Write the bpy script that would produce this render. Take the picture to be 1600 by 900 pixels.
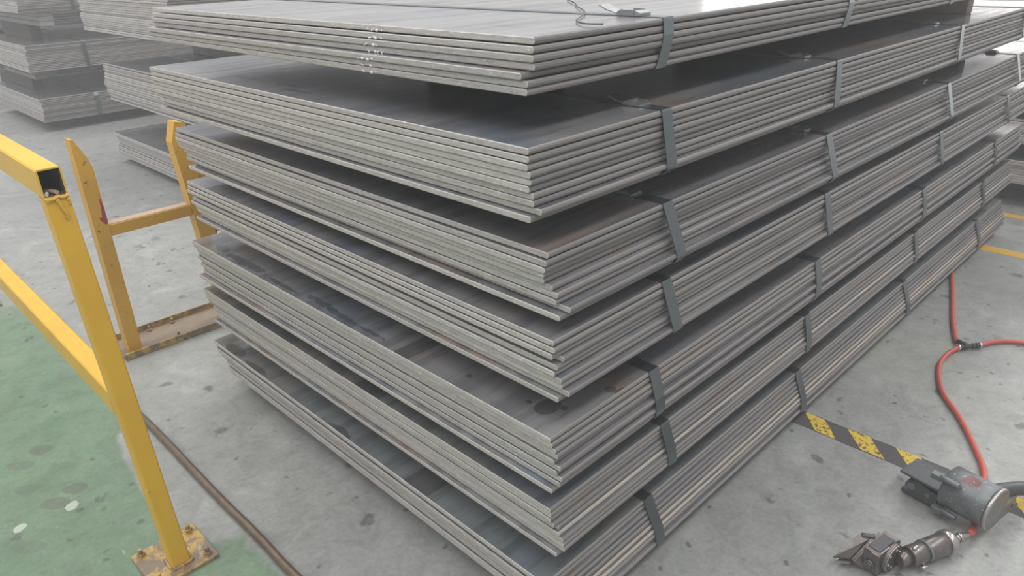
import bpy, math, random
from mathutils import Matrix, Vector
random.seed(7)
for o in list(bpy.data.objects): bpy.data.objects.remove(o)
S = bpy.context.scene
COL = S.collection

# ------------------------------------------------------------------ camera
cd = bpy.data.cameras.new('camera'); cam = bpy.data.objects.new('camera', cd); COL.objects.link(cam)
right = Vector((0.70631986, -0.70728099, -0.02942538))
down = Vector((-0.31696961, -0.27882424, -0.90652484))
fwd = Vector((0.63296329, 0.64962344, -0.42112567))
M = Matrix((right, -down, -fwd)).transposed().to_4x4()
M.translation = Vector((-0.80309, -0.74777, 1.33113))
cam.matrix_world = M
cd.sensor_width = 36.0; cd.lens = 1146.285 / 1600 * 36; cd.clip_start = 0.02; cd.clip_end = 200
S.camera = cam

# ------------------------------------------------------------------ world, lights, exposure
w = bpy.data.worlds.new('hall_daylight'); S.world = w; w.use_nodes = True
w.node_tree.nodes['Background'].inputs['Color'].default_value = (0.945, 0.965, 1.0, 1)
w.node_tree.nodes['Background'].inputs['Strength'].default_value = 0.56

def area(name, loc, rot, sx, sy, power, col=(1, 1, 1)):
    l = bpy.data.lights.new(name, 'AREA'); l.shape = 'RECTANGLE'; l.size = sx; l.size_y = sy
    l.energy = power; l.color = col
    o = bpy.data.objects.new(name, l); COL.objects.link(o); o.location = loc; o.rotation_euler = rot
    return o
area('skylight_strip', (3.0, -3.5, 8.5), (0, 0, 0), 26, 1.8, 1100, (1, 0.985, 0.96))
area('skylight_strip', (3.0, 3.0, 8.5), (0, 0, 0), 26, 1.8, 1100, (1, 0.985, 0.96))
area('skylight_strip', (3.0, 9.5, 8.5), (0, 0, 0), 26, 1.8, 1100, (1, 0.985, 0.96))
# open hall door at the far end of the aisle, daylight coming in
area('hall_door_daylight', (16.0, 1.5, 3.7), (0, math.radians(90), 0), 7.0, 16.0, 700, (1, 0.975, 0.945))

vs = S.view_settings
vs.view_transform = 'Standard'; vs.look = 'None'; vs.gamma = 1; vs.use_curve_mapping = False
vs.exposure = 0.13

# ------------------------------------------------------------------ mesh helpers
class MB:
    def __init__(self): self.v = []; self.f = []; self.m = []; self.s = []
    def add(self, vs_, fs, mi=0, smooth=False, M=None):
        b = len(self.v)
        self.v += [tuple(M @ Vector(p)) if M else tuple(p) for p in vs_]
        for k, f in enumerate(fs):
            self.f.append([b + i for i in f]); self.m.append(mi[k] if isinstance(mi, (list, tuple)) else mi); self.s.append(smooth)
        return self
    def box(self, x0, x1, y0, y1, z0, z1, mi=0, M=None, c=0.0):
        """box with chamfer c on all edges"""
        if c <= 0:
            v = [(x, y, z) for z in (z0, z1) for y in (y0, y1) for x in (x0, x1)]
            f = [(0, 2, 3, 1), (4, 5, 7, 6), (0, 1, 5, 4), (2, 6, 7, 3), (0, 4, 6, 2), (1, 3, 7, 5)]
            return self.add(v, f, mi, False, M)
        X = (x0, x1); Y = (y0, y1); Z = (z0, z1); v = []; idx = {}
        for i in (0, 1):
            for j in (0, 1):
                for k in (0, 1):
                    sx, sy, sz = (1 - 2 * i) * c, (1 - 2 * j) * c, (1 - 2 * k) * c
                    for ax, p in (('x', (X[i], Y[j] + sy, Z[k] + sz)), ('y', (X[i] + sx, Y[j], Z[k] + sz)), ('z', (X[i] + sx, Y[j] + sy, Z[k]))):
                        idx[(i, j, k, ax)] = len(v); v.append(p)
        f = []
        g = lambda i, j, k, a: idx[(i, j, k, a)]
        for i in (0, 1):
            q = [g(i, 0, 0, 'x'), g(i, 1, 0, 'x'), g(i, 1, 1, 'x'), g(i, 0, 1, 'x')]; f.append(q if i else q[::-1])
            q = [g(0, i, 0, 'y'), g(1, i, 0, 'y'), g(1, i, 1, 'y'), g(0, i, 1, 'y')]; f.append(q[::-1] if i else q)
            q = [g(0, 0, i, 'z'), g(1, 0, i, 'z'), g(1, 1, i, 'z'), g(0, 1, i, 'z')]; f.append(q if i else q[::-1])
        for a in (0, 1):
            for b in (0, 1):
                q = [g(a, b, 0, 'x'), g(a, b, 1, 'x'), g(a, b, 1, 'y'), g(a, b, 0, 'y')]; f.append(q if a == b else q[::-1])
                q = [g(a, 0, b, 'x'), g(a, 1, b, 'x'), g(a, 1, b, 'z'), g(a, 0, b, 'z')]; f.append(q[::-1] if a == b else q)
                q = [g(0, a, b, 'y'), g(1, a, b, 'y'), g(1, a, b, 'z'), g(0, a, b, 'z')]; f.append(q if a == b else q[::-1])
                for k in (0, 1):
                    q = [g(a, b, k, 'x'), g(a, b, k, 'y'), g(a, b, k, 'z')]; f.append(q if (a + b + k) % 2 == 0 else q[::-1])
        return self.add(v, f, mi, False, M)
    def prism(self, prof, axis, a0, a1, mi=0, M=None):
        """prof: 2-D polygon in the two other axes (cyclic order), extruded along axis"""
        n = len(prof); v = []
        for a in (a0, a1):
            for (p, q) in prof:
                v.append({'x': (a, p, q), 'y': (p, a, q), 'z': (p, q, a)}[axis])
        f = [tuple(range(n))[::-1], tuple(range(n, 2 * n))] + [(i, (i + 1) % n, n + (i + 1) % n, n + i) for i in range(n)]
        return self.add(v, f, mi, False, M)
    def cyl(self, p0, p1, r0, r1=None, n=20, mi=0, M=None, bev=0.0):
        p0 = Vector(p0); p1 = Vector(p1); r1 = r0 if r1 is None else r1
        d = (p1 - p0); L = d.length; d.normalize()
        a = d.orthogonal().normalized(); b = d.cross(a)
        rings = [(0, r0), (L, r1)] if bev <= 0 else [(0, r0 - bev), (bev, r0), (L - bev, r1), (L, r1 - bev)]
        v = []
        for (t, r) in rings:
            for i in range(n):
                th = 2 * math.pi * i / n
                v.append(p0 + d * t + a * (r * math.cos(th)) + b * (r * math.sin(th)))
        k = len(rings)
        f = [(j * n + i, j * n + (i + 1) % n, (j + 1) * n + (i + 1) % n, (j + 1) * n + i) for j in range(k - 1) for i in range(n)]
        self.add(v, f, mi, True, M)
        b0 = len(self.v) - n * k
        for face in (list(range(n))[::-1], list(range((k - 1) * n, k * n))):
            self.f.append([b0 + i for i in face]); self.m.append(mi); self.s.append(False)
        return self
    def tube(self, pts, r, n=10, mi=0):
        pts = [Vector(p) for p in pts]; v = []; m = len(pts); up = Vector((0, 0, 1))
        for i, p in enumerate(pts):
            t = (pts[min(i + 1, m - 1)] - pts[max(i - 1, 0)]).normalized()
            a = t.cross(up)
            if a.length < 1e-3: a = t.cross(Vector((1, 0, 0)))
            a.normalize(); b = a.cross(t)
            for k in range(n):
                th = 2 * math.pi * k / n
                v.append(p + a * (r * math.cos(th)) + b * (r * math.sin(th)))
        f = [(j * n + i, j * n + (i + 1) % n, (j + 1) * n + (i + 1) % n, (j + 1) * n + i) for j in range(m - 1) for i in range(n)]
        self.add(v, f, mi, True)
        b0 = len(self.v) - n * m
        for face in (list(range(n))[::-1], list(range((m - 1) * n, m * n))):
            self.f.append([b0 + i for i in face]); self.m.append(mi); self.s.append(False)
        return self
    def mesh(self, name, mats):
        me = bpy.data.meshes.new(name); me.from_pydata(self.v, [], self.f)
        for m in mats: me.materials.append(m)
        for p, mi, s in zip(me.polygons, self.m, self.s): p.material_index = mi; p.use_smooth = s
        import bmesh
        bm = bmesh.new(); bm.from_mesh(me); bmesh.ops.recalc_face_normals(bm, faces=bm.faces); bm.to_mesh(me); bm.free()
        me.update(); return me
    def build(self, name, mats, parent=None):
        if not isinstance(mats, (list, tuple)): mats = [mats]
        return link(name, self.mesh(name, mats), parent)

def link(name, me, parent=None):
    o = bpy.data.objects.new(name, me); COL.objects.link(o)
    if parent: o.parent = parent
    return o
def empty(name, loc=(0, 0, 0), rz=0.0):
    o = bpy.data.objects.new(name, None); COL.objects.link(o); o.location = loc; o.rotation_euler = (0, 0, rz)
    o.empty_display_size = 0.1
    return o
def tag(o, label, cat, group=None, kind=None):
    o['label'] = label; o['category'] = cat
    if group: o['group'] = group
    if kind: o['kind'] = kind
    return o
def smooth_path(pts, n=8):
    """Catmull-Rom through pts"""
    P = [Vector(p) for p in pts]; P = [P[0] * 2 - P[1]] + P + [P[-1] * 2 - P[-2]]; out = []
    for i in range(1, len(P) - 2):
        for k in range(n):
            t = k / n
            out.append(0.5 * ((2 * P[i]) + (P[i + 1] - P[i - 1]) * t + (2 * P[i - 1] - 5 * P[i] + 4 * P[i + 1] - P[i + 2]) * t * t + (3 * P[i] - P[i - 1] - 3 * P[i + 1] + P[i + 2]) * t ** 3))
    out.append(P[-2]); return out

# ------------------------------------------------------------------ materials
def lin(r, g, b):
    f = lambda c: (c / 255 / 12.92) if c / 255 <= 0.04045 else ((c / 255 + 0.055) / 1.055) ** 2.4
    return (f(r), f(g), f(b), 1)
class NT:
    def __init__(self, name):
        self.m = bpy.data.materials.new(name); self.m.use_nodes = True
        self.t = self.m.node_tree; self.b = self.t.nodes['Principled BSDF']
    def n(self, typ, **kw):
        x = self.t.nodes.new(typ)
        for k, v in kw.items():
            if k.startswith('i_'): 
                key = k[2:]; key = int(key) if key.isdigit() else key.replace('_', ' ')
                x.inputs[key].default_value = v
            else: setattr(x, k, v)
        return x
    def l(self, a, b): self.t.links.new(a, b)
    def coord(self, kind='Object', scale=(1, 1, 1), rnd=False):
        tc = self.n('ShaderNodeTexCoord'); mp = self.n('ShaderNodeMapping'); mp.inputs['Scale'].default_value = scale
        src = tc.outputs[kind]
        if rnd:
            oi = self.n('ShaderNodeObjectInfo'); mu = self.n('ShaderNodeVectorMath', operation='MULTIPLY_ADD')
            self.l(oi.outputs['Random'], mu.inputs[0]); mu.inputs[1].default_value = (17.3, 31.7, 23.1); self.l(src, mu.inputs[2]); src = mu.outputs[0]
        self.l(src, mp.inputs['Vector']); return mp.outputs['Vector']
    def noise(self, vec, scale, detail=4, rough=0.55, dist=0.0):
        x = self.n('ShaderNodeTexNoise'); x.inputs['Scale'].default_value = scale; x.inputs['Detail'].default_value = detail
        x.inputs['Roughness'].default_value = rough; x.inputs['Distortion'].default_value = dist
        self.l(vec, x.inputs['Vector']); return x.outputs['Fac']
    def ramp(self, fac, stops):
        x = self.n('ShaderNodeValToRGB'); e = x.color_ramp.elements
        while len(e) < len(stops): e.new(0.5)
        for k, (p, c) in enumerate(stops):
            e[k].position = p; e[k].color = c if len(c) == 4 else (*c, 1)
        self.l(fac, x.inputs['Fac']); return x.outputs['Color']
    def mask(self, fac, lo, hi):
        x = self.n('ShaderNodeMapRange'); x.interpolation_type = 'SMOOTHSTEP'
        x.inputs['From Min'].default_value = lo; x.inputs['From Max'].default_value = hi
        self.l(fac, x.inputs['Value']); return x.outputs['Result']
    def math(self, op, a, b=None):
        x = self.n('ShaderNodeMath', operation=op)
        for k, v in ((0, a), (1, b)):
            if v is None: continue
            if isinstance(v, (int, float)): x.inputs[k].default_value = v
            else: self.l(v, x.inputs[k])
        return x.outputs[0]
    def mix(self, fac, a, b, blend='MIX'):
        x = self.n('ShaderNodeMix', data_type='RGBA', blend_type=blend)
        for k, v in ((0, fac), (6, a), (7, b)):
            if isinstance(v, (int, float, tuple)): x.inputs[k].default_value = v
            else: self.l(v, x.inputs[k])
        return x.outputs[2]
    def bump(self, fac, strength=0.2, dist=0.002):
        x = self.n('ShaderNodeBump'); x.inputs['Strength'].default_value = strength; x.inputs['Distance'].default_value = dist
        self.l(fac, x.inputs['Height']); self.l(x.outputs['Normal'], self.b.inputs['Normal'])
    def fin(self, col=None, rough=None, metal=0.0, spec=0.5):
        for k, v in (('Base Color', col), ('Roughness', rough), ('Metallic', metal), ('Specular IOR Level', spec)):
            if v is None: continue
            if isinstance(v, (int, float, tuple)): self.b.inputs[k].default_value = v
            else: self.l(v, self.b.inputs[k])
        return self.m
def ellipse(t, vec, cx, cy, rx, ry, noise, amp=0.5):
    """0..1 mask of a ragged ellipse in object x,y"""
    sp = t.n('ShaderNodeSeparateXYZ'); t.l(vec, sp.inputs[0])
    a = t.math('POWER', t.math('DIVIDE', t.math('SUBTRACT', sp.outputs[0], cx), rx), 2.0)
    b = t.math('POWER', t.math('DIVIDE', t.math('SUBTRACT', sp.outputs[1], cy), ry), 2.0)
    d = t.math('ADD', t.math('ADD', a, b), t.math('MULTIPLY', t.math('SUBTRACT', noise, 0.5), amp * 4))
    return t.mask(d, 1.15, 0.85)

def mill_scale(name, blots=(), tint=0.75, base=((0.26, 0.26, 0.28), (0.36, 0.355, 0.365))):
    t = NT(name); v = t.coord('Object', rnd=True); raw = t.coord('Object')
    big = t.noise(v, 1.6, 3, 0.5, 0.4); fine = t.noise(t.coord('Object', (1.0, 7, 1), rnd=True), 3.0, 4, 0.6)
    c = t.ramp(big, [(0.3, base[0]), (0.7, base[1])])
    tn = t.noise(v, 2.7, 2, 0.5, 0.8)
    c = t.mix(t.math('MULTIPLY', t.mask(tn, 0.56, 0.70), tint), c, (0.36, 0.27, 0.215, 1))
    c = t.mix(t.math('MULTIPLY', t.mask(tn, 0.44, 0.32), tint), c, (0.20, 0.245, 0.30, 1))
    c = t.mix(t.mask(fine, 0.42, 0.62), c, t.mix(1.0, c, (0.66, 0.66, 0.68, 1), 'MULTIPLY'))
    rg = t.math('ADD', t.math('MULTIPLY', fine, 0.20), 0.07)
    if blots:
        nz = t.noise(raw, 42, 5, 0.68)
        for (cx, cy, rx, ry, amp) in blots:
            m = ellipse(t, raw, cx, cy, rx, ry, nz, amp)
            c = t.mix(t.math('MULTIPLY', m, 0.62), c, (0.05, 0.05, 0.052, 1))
    t.bump(t.noise(v, 60, 3, 0.6), 0.012, 0.001)
    return t.fin(c, rg, 0.45, 0.6)

def plate_end():
    t = NT('sheared_plate_end'); v = t.coord('Object', (4, 9, 70), rnd=True)
    a = t.noise(v, 3.0, 6, 0.65); b = t.noise(t.coord('Object', (6, 45, 110), rnd=True), 2.0, 5, 0.65)
    oi = t.n('ShaderNodeObjectInfo')
    c = t.ramp(a, [(0.25, (0.345, 0.322, 0.305)), (0.5, (0.475, 0.448, 0.43)), (0.78, (0.57, 0.545, 0.53))])
    c = t.mix(t.math('MULTIPLY', t.mask(b, 0.57, 0.70), 0.75), c, (0.80, 0.71, 0.69, 1))
    c = t.mix(t.math('MULTIPLY', t.mask(b, 0.42, 0.3), 0.55), c, (0.24, 0.23, 0.21, 1))
    h = t.n('ShaderNodeHueSaturation'); t.l(c, h.inputs['Color'])
    t.l(t.math('ADD', t.math('MULTIPLY', oi.outputs['Random'], 0.22), 0.88), h.inputs['Value'])
    t.bump(b, 0.25, 0.001)
    return t.fin(h.outputs[0], 0.5, 0.12, 0.5)
def plate_side():
    t = NT('rolled_plate_edge'); v = t.coord('Object', (1.2, 40, 40), rnd=True)
    a = t.noise(v, 3.0, 5, 0.6); b = t.noise(t.coord('Object', (30, 60, 60), rnd=True), 1.6, 4, 0.6)
    oi = t.n('ShaderNodeObjectInfo')
    c = t.ramp(a, [(0.25, (0.17, 0.16, 0.155)), (0.75, (0.235, 0.222, 0.216))])
    c = t.mix(t.math('MULTIPLY', t.mask(b, 0.70, 0.78), 0.5), c, (0.5, 0.48, 0.46, 1))
    c = t.mix(1.0, c, oi.outputs['Color'], 'MULTIPLY')
    return t.fin(c, 0.58, 0.12, 0.45)
MILL = mill_scale('mill_scale'); END = plate_end(); SIDE = plate_side()

def yellow(name, base, chip=0.66, rust=False):
    t = NT(name); v = t.coord('Object')
    a = t.noise(v, 5, 4, 0.6); b = t.noise(v, 38, 5, 0.65, 0.3); d = t.noise(v, 9, 4, 0.6)
    c = t.mix(t.math('MULTIPLY', t.mask(a, 0.35, 0.7), 0.45), base, (base[0] * 0.82, base[1] * 0.74, base[2] * 0.7, 1))
    m = t.math('MULTIPLY', t.mask(b, chip, chip + 0.03), t.mask(d, 0.48, 0.6))
    c = t.mix(m, c, (0.10, 0.055, 0.025, 1))
    if rust:
        r = t.mask(t.noise(v, 22, 6, 0.75, 0.8), 0.42, 0.56)
        c = t.mix(r, c, (0.20, 0.145, 0.10, 1))
        c = t.mix(t.mask(t.noise(v, 30, 5, 0.7), 0.62, 0.7), c, (0.42, 0.36, 0.30, 1))
    t.bump(b, 0.08, 0.001)
    return t.fin(c, 0.38, 0.0, 0.5)
YEL = yellow('yellow_enamel', (0.76, 0.44, 0.03, 1))
YELB = yellow('worn_yellow_enamel', (0.70, 0.39, 0.035, 1), 0.62)
YELR = yellow('rusty_yellow_plate', (0.50, 0.33, 0.075, 1), 0.6, True)

def simple(name, col, rough=0.5, metal=0.0, var=0.25, scale=20, spec=0.5, bump=0.0, fleck=None):
    t = NT(name); v = t.coord('Object'); a = t.noise(v, scale, 5, 0.6)
    c = t.mix(a, tuple(x * (1 - var) for x in col[:3]) + (1,), tuple(min(1, x * (1 + var)) for x in col[:3]) + (1,))
    if fleck:
        c = t.mix(t.mask(t.noise(v, scale * 6, 4, 0.6), 0.62, 0.68), c, (*fleck, 1))
    if bump: t.bump(a, bump, 0.001)
    return t.fin(c, rough, metal, spec)
STRAP = simple('steel_strap', (0.15, 0.17, 0.18), 0.3, 0.85, 0.2, 30)
SEAL = simple('galvanised_seal', (0.33, 0.34, 0.345), 0.3, 0.8, 0.15, 60)
BARE = simple('bare_primer_steel', (0.52, 0.36, 0.25), 0.6, 0.1, 0.35, 28, fleck=(0.25, 0.16, 0.1))
RUSTWEB = simple('rusty_channel_web', (0.24, 0.185, 0.14), 0.7, 0.1, 0.35, 18)
INSIDE = simple('tube_inside', (0.12, 0.095, 0.05), 0.8, 0.0, 0.3, 30)
REDP = simple('red_paint', (0.36, 0.04, 0.035), 0.5, 0, 0.2, 40)
WELD = simple('weld_bead', (0.70, 0.42, 0.045), 0.42, 0.0, 0.3, 90, bump=0.6, fleck=(0.12, 0.06, 0.03))
PIPE = simple('oxidised_pipe', (0.165, 0.125, 0.085), 0.42, 0.5, 0.4, 35, fleck=(0.09, 0.08, 0.07))
TIMBER = simple('weathered_timber', (0.33, 0.27, 0.215), 0.8, 0, 0.35, 12)
TIMBD = simple('dark_timber', (0.075, 0.065, 0.055), 0.8, 0, 0.3, 12)  # even dark tone for the timbers in the gaps and under the stacks
OFFCUT = simple('offcut_beam_steel', (0.27, 0.255, 0.25), 0.5, 0.2, 0.2, 14)
HOSE = simple('red_rubber_hose', (0.50, 0.085, 0.06), 0.42, 0, 0.12, 8)
BLACKP = simple('black_fitting', (0.04, 0.042, 0.045), 0.45, 0.2, 0.3, 40)
CLAMP = simple('hose_clamp', (0.55, 0.55, 0.54), 0.3, 0.8, 0.1, 40)
TOOLD = simple('dark_tool_steel', (0.085, 0.088, 0.095), 0.42, 0.5, 0.3, 25, fleck=(0.2, 0.2, 0.2))
TOOLG = simple('grey_painted_cylinder', (0.155, 0.17, 0.175), 0.45, 0.35, 0.3, 22, fleck=(0.32, 0.33, 0.33))
TOOLW = simple('worn_cast_cap', (0.185, 0.182, 0.175), 0.45, 0.4, 0.4, 26, bump=0.4, fleck=(0.42, 0.41, 0.39))
CHROME = simple('bright_worn_steel', (0.42, 0.40, 0.385), 0.28, 0.85, 0.2, 30)
TOOLB = simple('brown_worn_tool_steel', (0.17, 0.15, 0.143), 0.33, 0.7, 0.45, 45, bump=0.15, fleck=(0.36, 0.34, 0.33))
BUTT = simple('pinkish_scrap', (0.5, 0.33, 0.24), 0.8); WHT = simple('white_scrap', (0.7, 0.68, 0.62), 0.8)

def tape_mat(name, base, chip, thr):
    t = NT(name); v = t.coord('Object'); b = t.noise(v, 70, 5, 0.65, 0.4)
    c = t.mix(t.mask(b, thr, thr + 0.05), base, chip)
    return t.fin(c, 0.6, 0, 0.3)
TAPEK = tape_mat('worn_black_tape', (0.085, 0.08, 0.08, 1), (0.22, 0.22, 0.21, 1), 0.66)
TAPEY = tape_mat('worn_yellow_tape', (0.66, 0.46, 0.06, 1), (0.13, 0.10, 0.05, 1), 0.54)
LINEY = tape_mat('yellow_line_paint', (0.62, 0.38, 0.06, 1), (0.33, 0.32, 0.28, 1), 0.6)

def floor_mat():
    t = NT('epoxy_floor'); v = t.coord('Object')
    big = t.noise(v, 0.9, 4, 0.55, 0.3); mid = t.noise(v, 5, 5, 0.6, 0.4); fine = t.noise(v, 28, 5, 0.65)
    sp = t.n('ShaderNodeSeparateXYZ'); t.l(v, sp.inputs[0]); x, y = sp.outputs[0], sp.outputs[1]
    c = t.ramp(big, [(0.3, (0.25, 0.26, 0.252)), (0.7, (0.33, 0.338, 0.326))])
    c = t.mix(t.math('MULTIPLY', t.mask(mid, 0.5, 0.72), 0.45), c, (0.235, 0.237, 0.228, 1))
    c = t.mix(t.math('MULTIPLY', t.mask(mid, 0.45, 0.3), 0.35), c, (0.46, 0.465, 0.45, 1))
    gr1 = t.noise(v, 13, 6, 0.7, 0.8); gr2 = t.noise(v, 75, 4, 0.7)
    # green painted lane on the barrier side
    g = t.ramp(mid, [(0.3, (0.112, 0.19, 0.112)), (0.7, (0.162, 0.24, 0.158))])
    xe = t.math('ADD', x, t.math('MULTIPLY', t.math('SUBTRACT', mid, 0.5), 0.12))
    ye = t.math('ADD', y, t.math('MULTIPLY', t.math('SUBTRACT', mid, 0.5), 0.5))
    gm = t.math('MULTIPLY', t.mask(xe, -0.285, -0.315), t.mask(ye, 3.0, 2.55))
    grey = ellipse(t, v, -0.335, 1.12, 0.085, 0.36, mid, 0.35)
    gm = t.math('MULTIPLY', gm, t.math('SUBTRACT', 1.0, grey))
    gm = t.math('MULTIPLY', gm, t.math('SUBTRACT', 1.0, t.math('MULTIPLY', t.mask(fine, 0.60, 0.72), 0.5)))
    c = t.mix(gm, c, g)
    # grey grime over the green, towards the concrete
    c = t.mix(t.math('MULTIPLY', t.mask(big, 0.52, 0.7), 0.28), c, (0.255, 0.262, 0.235, 1))
    # dark oil drips and scuffs
    for sc, thr, wid in ((9.0, 0.17, 0.05), (20.0, 0.16, 0.05), (4.2, 0.085, 0.03)):
        vv = t.n('ShaderNodeVectorMath', operation='MULTIPLY_ADD')
        nn = t.n('ShaderNodeTexNoise'); nn.inputs['Scale'].default_value = sc * 2.2; t.l(v, nn.inputs['Vector'])
        t.l(nn.outputs['Color'], vv.inputs[0]); vv.inputs[1].default_value = (0.55 / sc,) * 3; t.l(v, vv.inputs[2])
        vo = t.n('ShaderNodeTexVoronoi'); vo.inputs['Scale'].default_value = sc; t.l(vv.outputs[0], vo.inputs['Vector'])
        sel = t.n('ShaderNodeSeparateColor'); t.l(vo.outputs['Color'], sel.inputs[0])
        m = t.math('MULTIPLY', t.mask(vo.outputs['Distance'], thr + wid, thr - wid), t.mask(sel.outputs[0], 0.60, 0.66))
        m = t.math('MULTIPLY', m, t.mask(fine, 0.35, 0.5))
        c = t.mix(t.math('MULTIPLY', m, 0.62), c, (0.06, 0.06, 0.058, 1))
    # pale scuffs
    sc_ = t.noise(t.coord('Object', (4, 1.2, 1)), 9, 6, 0.7, 0.6)
    c = t.mix(t.math('MULTIPLY', t.mask(sc_, 0.66, 0.74), 0.4), c, (0.55, 0.55, 0.53, 1))
    c = t.mix(t.math('MULTIPLY', t.mask(sc_, 0.33, 0.26), 0.45), c, (0.12, 0.12, 0.115, 1))
    c = t.mix(0.55, c, t.ramp(gr1, [(0.3, (0.62, 0.62, 0.61)), (0.5, (1.0, 1.0, 1.0)), (0.72, (1.28, 1.28, 1.27))]), 'MULTIPLY')
    c = t.mix(0.5, c, t.ramp(gr2, [(0.3, (0.72, 0.72, 0.72)), (0.5, (1.0, 1.0, 1.0)), (0.7, (1.2, 1.2, 1.2))]), 'MULTIPLY')
    # foot marks and pale chips of paint in the lane, lying at 45 degrees
    tcr = t.n('ShaderNodeTexCoord'); mpr = t.n('ShaderNodeMapping'); mpr.inputs['Rotation'].default_value = (0, 0, math.radians(-45)); t.l(tcr.outputs['Object'], mpr.inputs['Vector']); vr = mpr.outputs['Vector']
    for (cx, cy, rx, ry, k) in ((0.706, 1.497, 0.024, 0.034, 0.5), (0.631, 1.515, 0.02, 0.042, 0.4), (0.523, 1.429, 0.022, 0.034, 0.35), (0.523, 1.294, 0.024, 0.034, 0.55), (0.462, 1.315, 0.026, 0.038, 0.5), (0.302, 1.292, 0.024, 0.045, 0.35)):
        c = t.mix(t.math('MULTIPLY', ellipse(t, vr, cx, cy, rx, ry, fine, 0.3), k), c, (0.10, 0.105, 0.09, 1))
    for (cx, cy, rx, ry) in ((0.453, 1.264, 0.018, 0.015), (0.371, 1.356, 0.018, 0.013)):
        c = t.mix(t.math('MULTIPLY', ellipse(t, vr, cx, cy, rx, ry, fine, 0.6), 0.8), c, (0.50, 0.53, 0.46, 1))
    rg = t.math('ADD', t.math('MULTIPLY', mid, 0.3), 0.24)
    t.bump(fine, 0.12, 0.002)
    return t.fin(c, rg, 0.0, 0.45)
FLOOR = floor_mat()

# ------------------------------------------------------------------ setting
fb = MB(); fb.box(-9, 22, -9, 18, -0.12, 0.0); fo = fb.build('floor', FLOOR)
fo['label'] = 'grey epoxy hall floor with a green painted lane on the left'; fo['kind'] = 'structure'; fo['category'] = 'floor'

# ------------------------------------------------------------------ plates and bundles
W, L, T, PITCH = 1.5, 3.185, 0.0112, 0.0123
def plate_mesh():
    """steel plate: flat sheared ends (x), rounded rolled long edges (y); origin at the near lower corner"""
    r = T / 2; prof = []
    bul = 0.0032
    for (a, b) in ((0.0034, 0), (0.0009, 0.0022), (0.0, T * 0.5), (0.0009, T - 0.0022), (0.0034, T)):
        prof.append((a, b))
    prof = prof[::-1]
    far = [(W - p, q) for (p, q) in prof[::-1]]
    ring = prof + far                       # cyclic: top-near ... bottom-near, bottom-far ... top-far
    n = len(ring); c = 0.0015               # the sheared end has a small broken edge above and below
    v = [(0, p, min(T - c, max(c, q))) for p, q in ring] + [(c * 0.8, p, q) for p, q in ring] + [(L, p, q) for p, q in ring]
    f = []; m = []
    for i in range(n):
        j = (i + 1) % n
        f.append((i, j, n + j, n + i)); m.append(1)
        f.append((n + i, n + j, 2 * n + j, 2 * n + i)); m.append(0 if (i in (4, 9)) else 2)
    f += [tuple(range(n))[::-1], tuple(range(2 * n, 3 * n))]; m += [1, 1]
    mb = MB(); mb.add(v, f, m)
    return mb.mesh('plate', [MILL, END, SIDE])
PLATE = plate_mesh()

def hull(pts):
    pts = sorted(set(pts))
    def half(ps):
        h = []
        for p in ps:
            while len(h) > 1 and (h[-1][0] - h[-2][0]) * (p[1] - h[-2][1]) - (h[-1][1] - h[-2][1]) * (p[0] - h[-2][0]) <= 0: h.pop()
            h.append(p)
        return h
    a = half(pts); b = half(pts[::-1]); return a[:-1] + b[:-1]

def strap_mesh(plates, x, wd, lean):
    """closed steel band round the bundle's cross-section at x (local), leaning by `lean` in x from top to bottom on the near side"""
    pts = []
    for (px, py, z) in plates:
        for (a, b) in ((0.0012, 0), (0, T * 0.25), (0, T * 0.75), (0.0012, T)):
            pts += [(round(py + a, 5), round(z + b, 5)), (round(py + W - a, 5), round(z + b, 5))]
    h = hull(pts); n = len(h); th = 0.0011
    zc = [q for _, q in h]; z0, z1 = min(zc), max(zc); cy = sum(p for p, _ in h) / n
    def off(d):
        out = []
        for i in range(n):
            p0 = Vector(h[i - 1]); p1 = Vector(h[i]); p2 = Vector(h[(i + 1) % n])
            n1 = Vector(((p1 - p0).y, -(p1 - p0).x)).normalized(); n2 = Vector(((p2 - p1).y, -(p2 - p1).x)).normalized()
            mm = (n1 + n2).normalized(); k = d / max(0.35, mm.dot(n1)); out.append(p1 + mm * k)
        return out
    A = off(0.0004); B_ = off(0.0004 + th)
    v = []
    for ring in (A, B_):
        for s in (-1, 1):
            for p in ring:
                lx = x + s * wd / 2
                if p.x < cy: lx += lean * (z1 - p.y) / max(1e-6, z1 - z0)
                v.append((lx, p.x, p.y))
    f = []
    for i in range(n):
        j = (i + 1) % n
        a0, a1, b0, b1 = 0, n, 2 * n, 3 * n
        f += [(b0 + i, b0 + j, b1 + j, b1 + i), (a0 + i, a1 + i, a1 + j, a0 + j), (a0 + i, a0 + j, b0 + j, b0 + i), (a1 + i, b1 + i, b1 + j, a1 + j)]
    mb = MB(); mb.add(v, f); return mb

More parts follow.
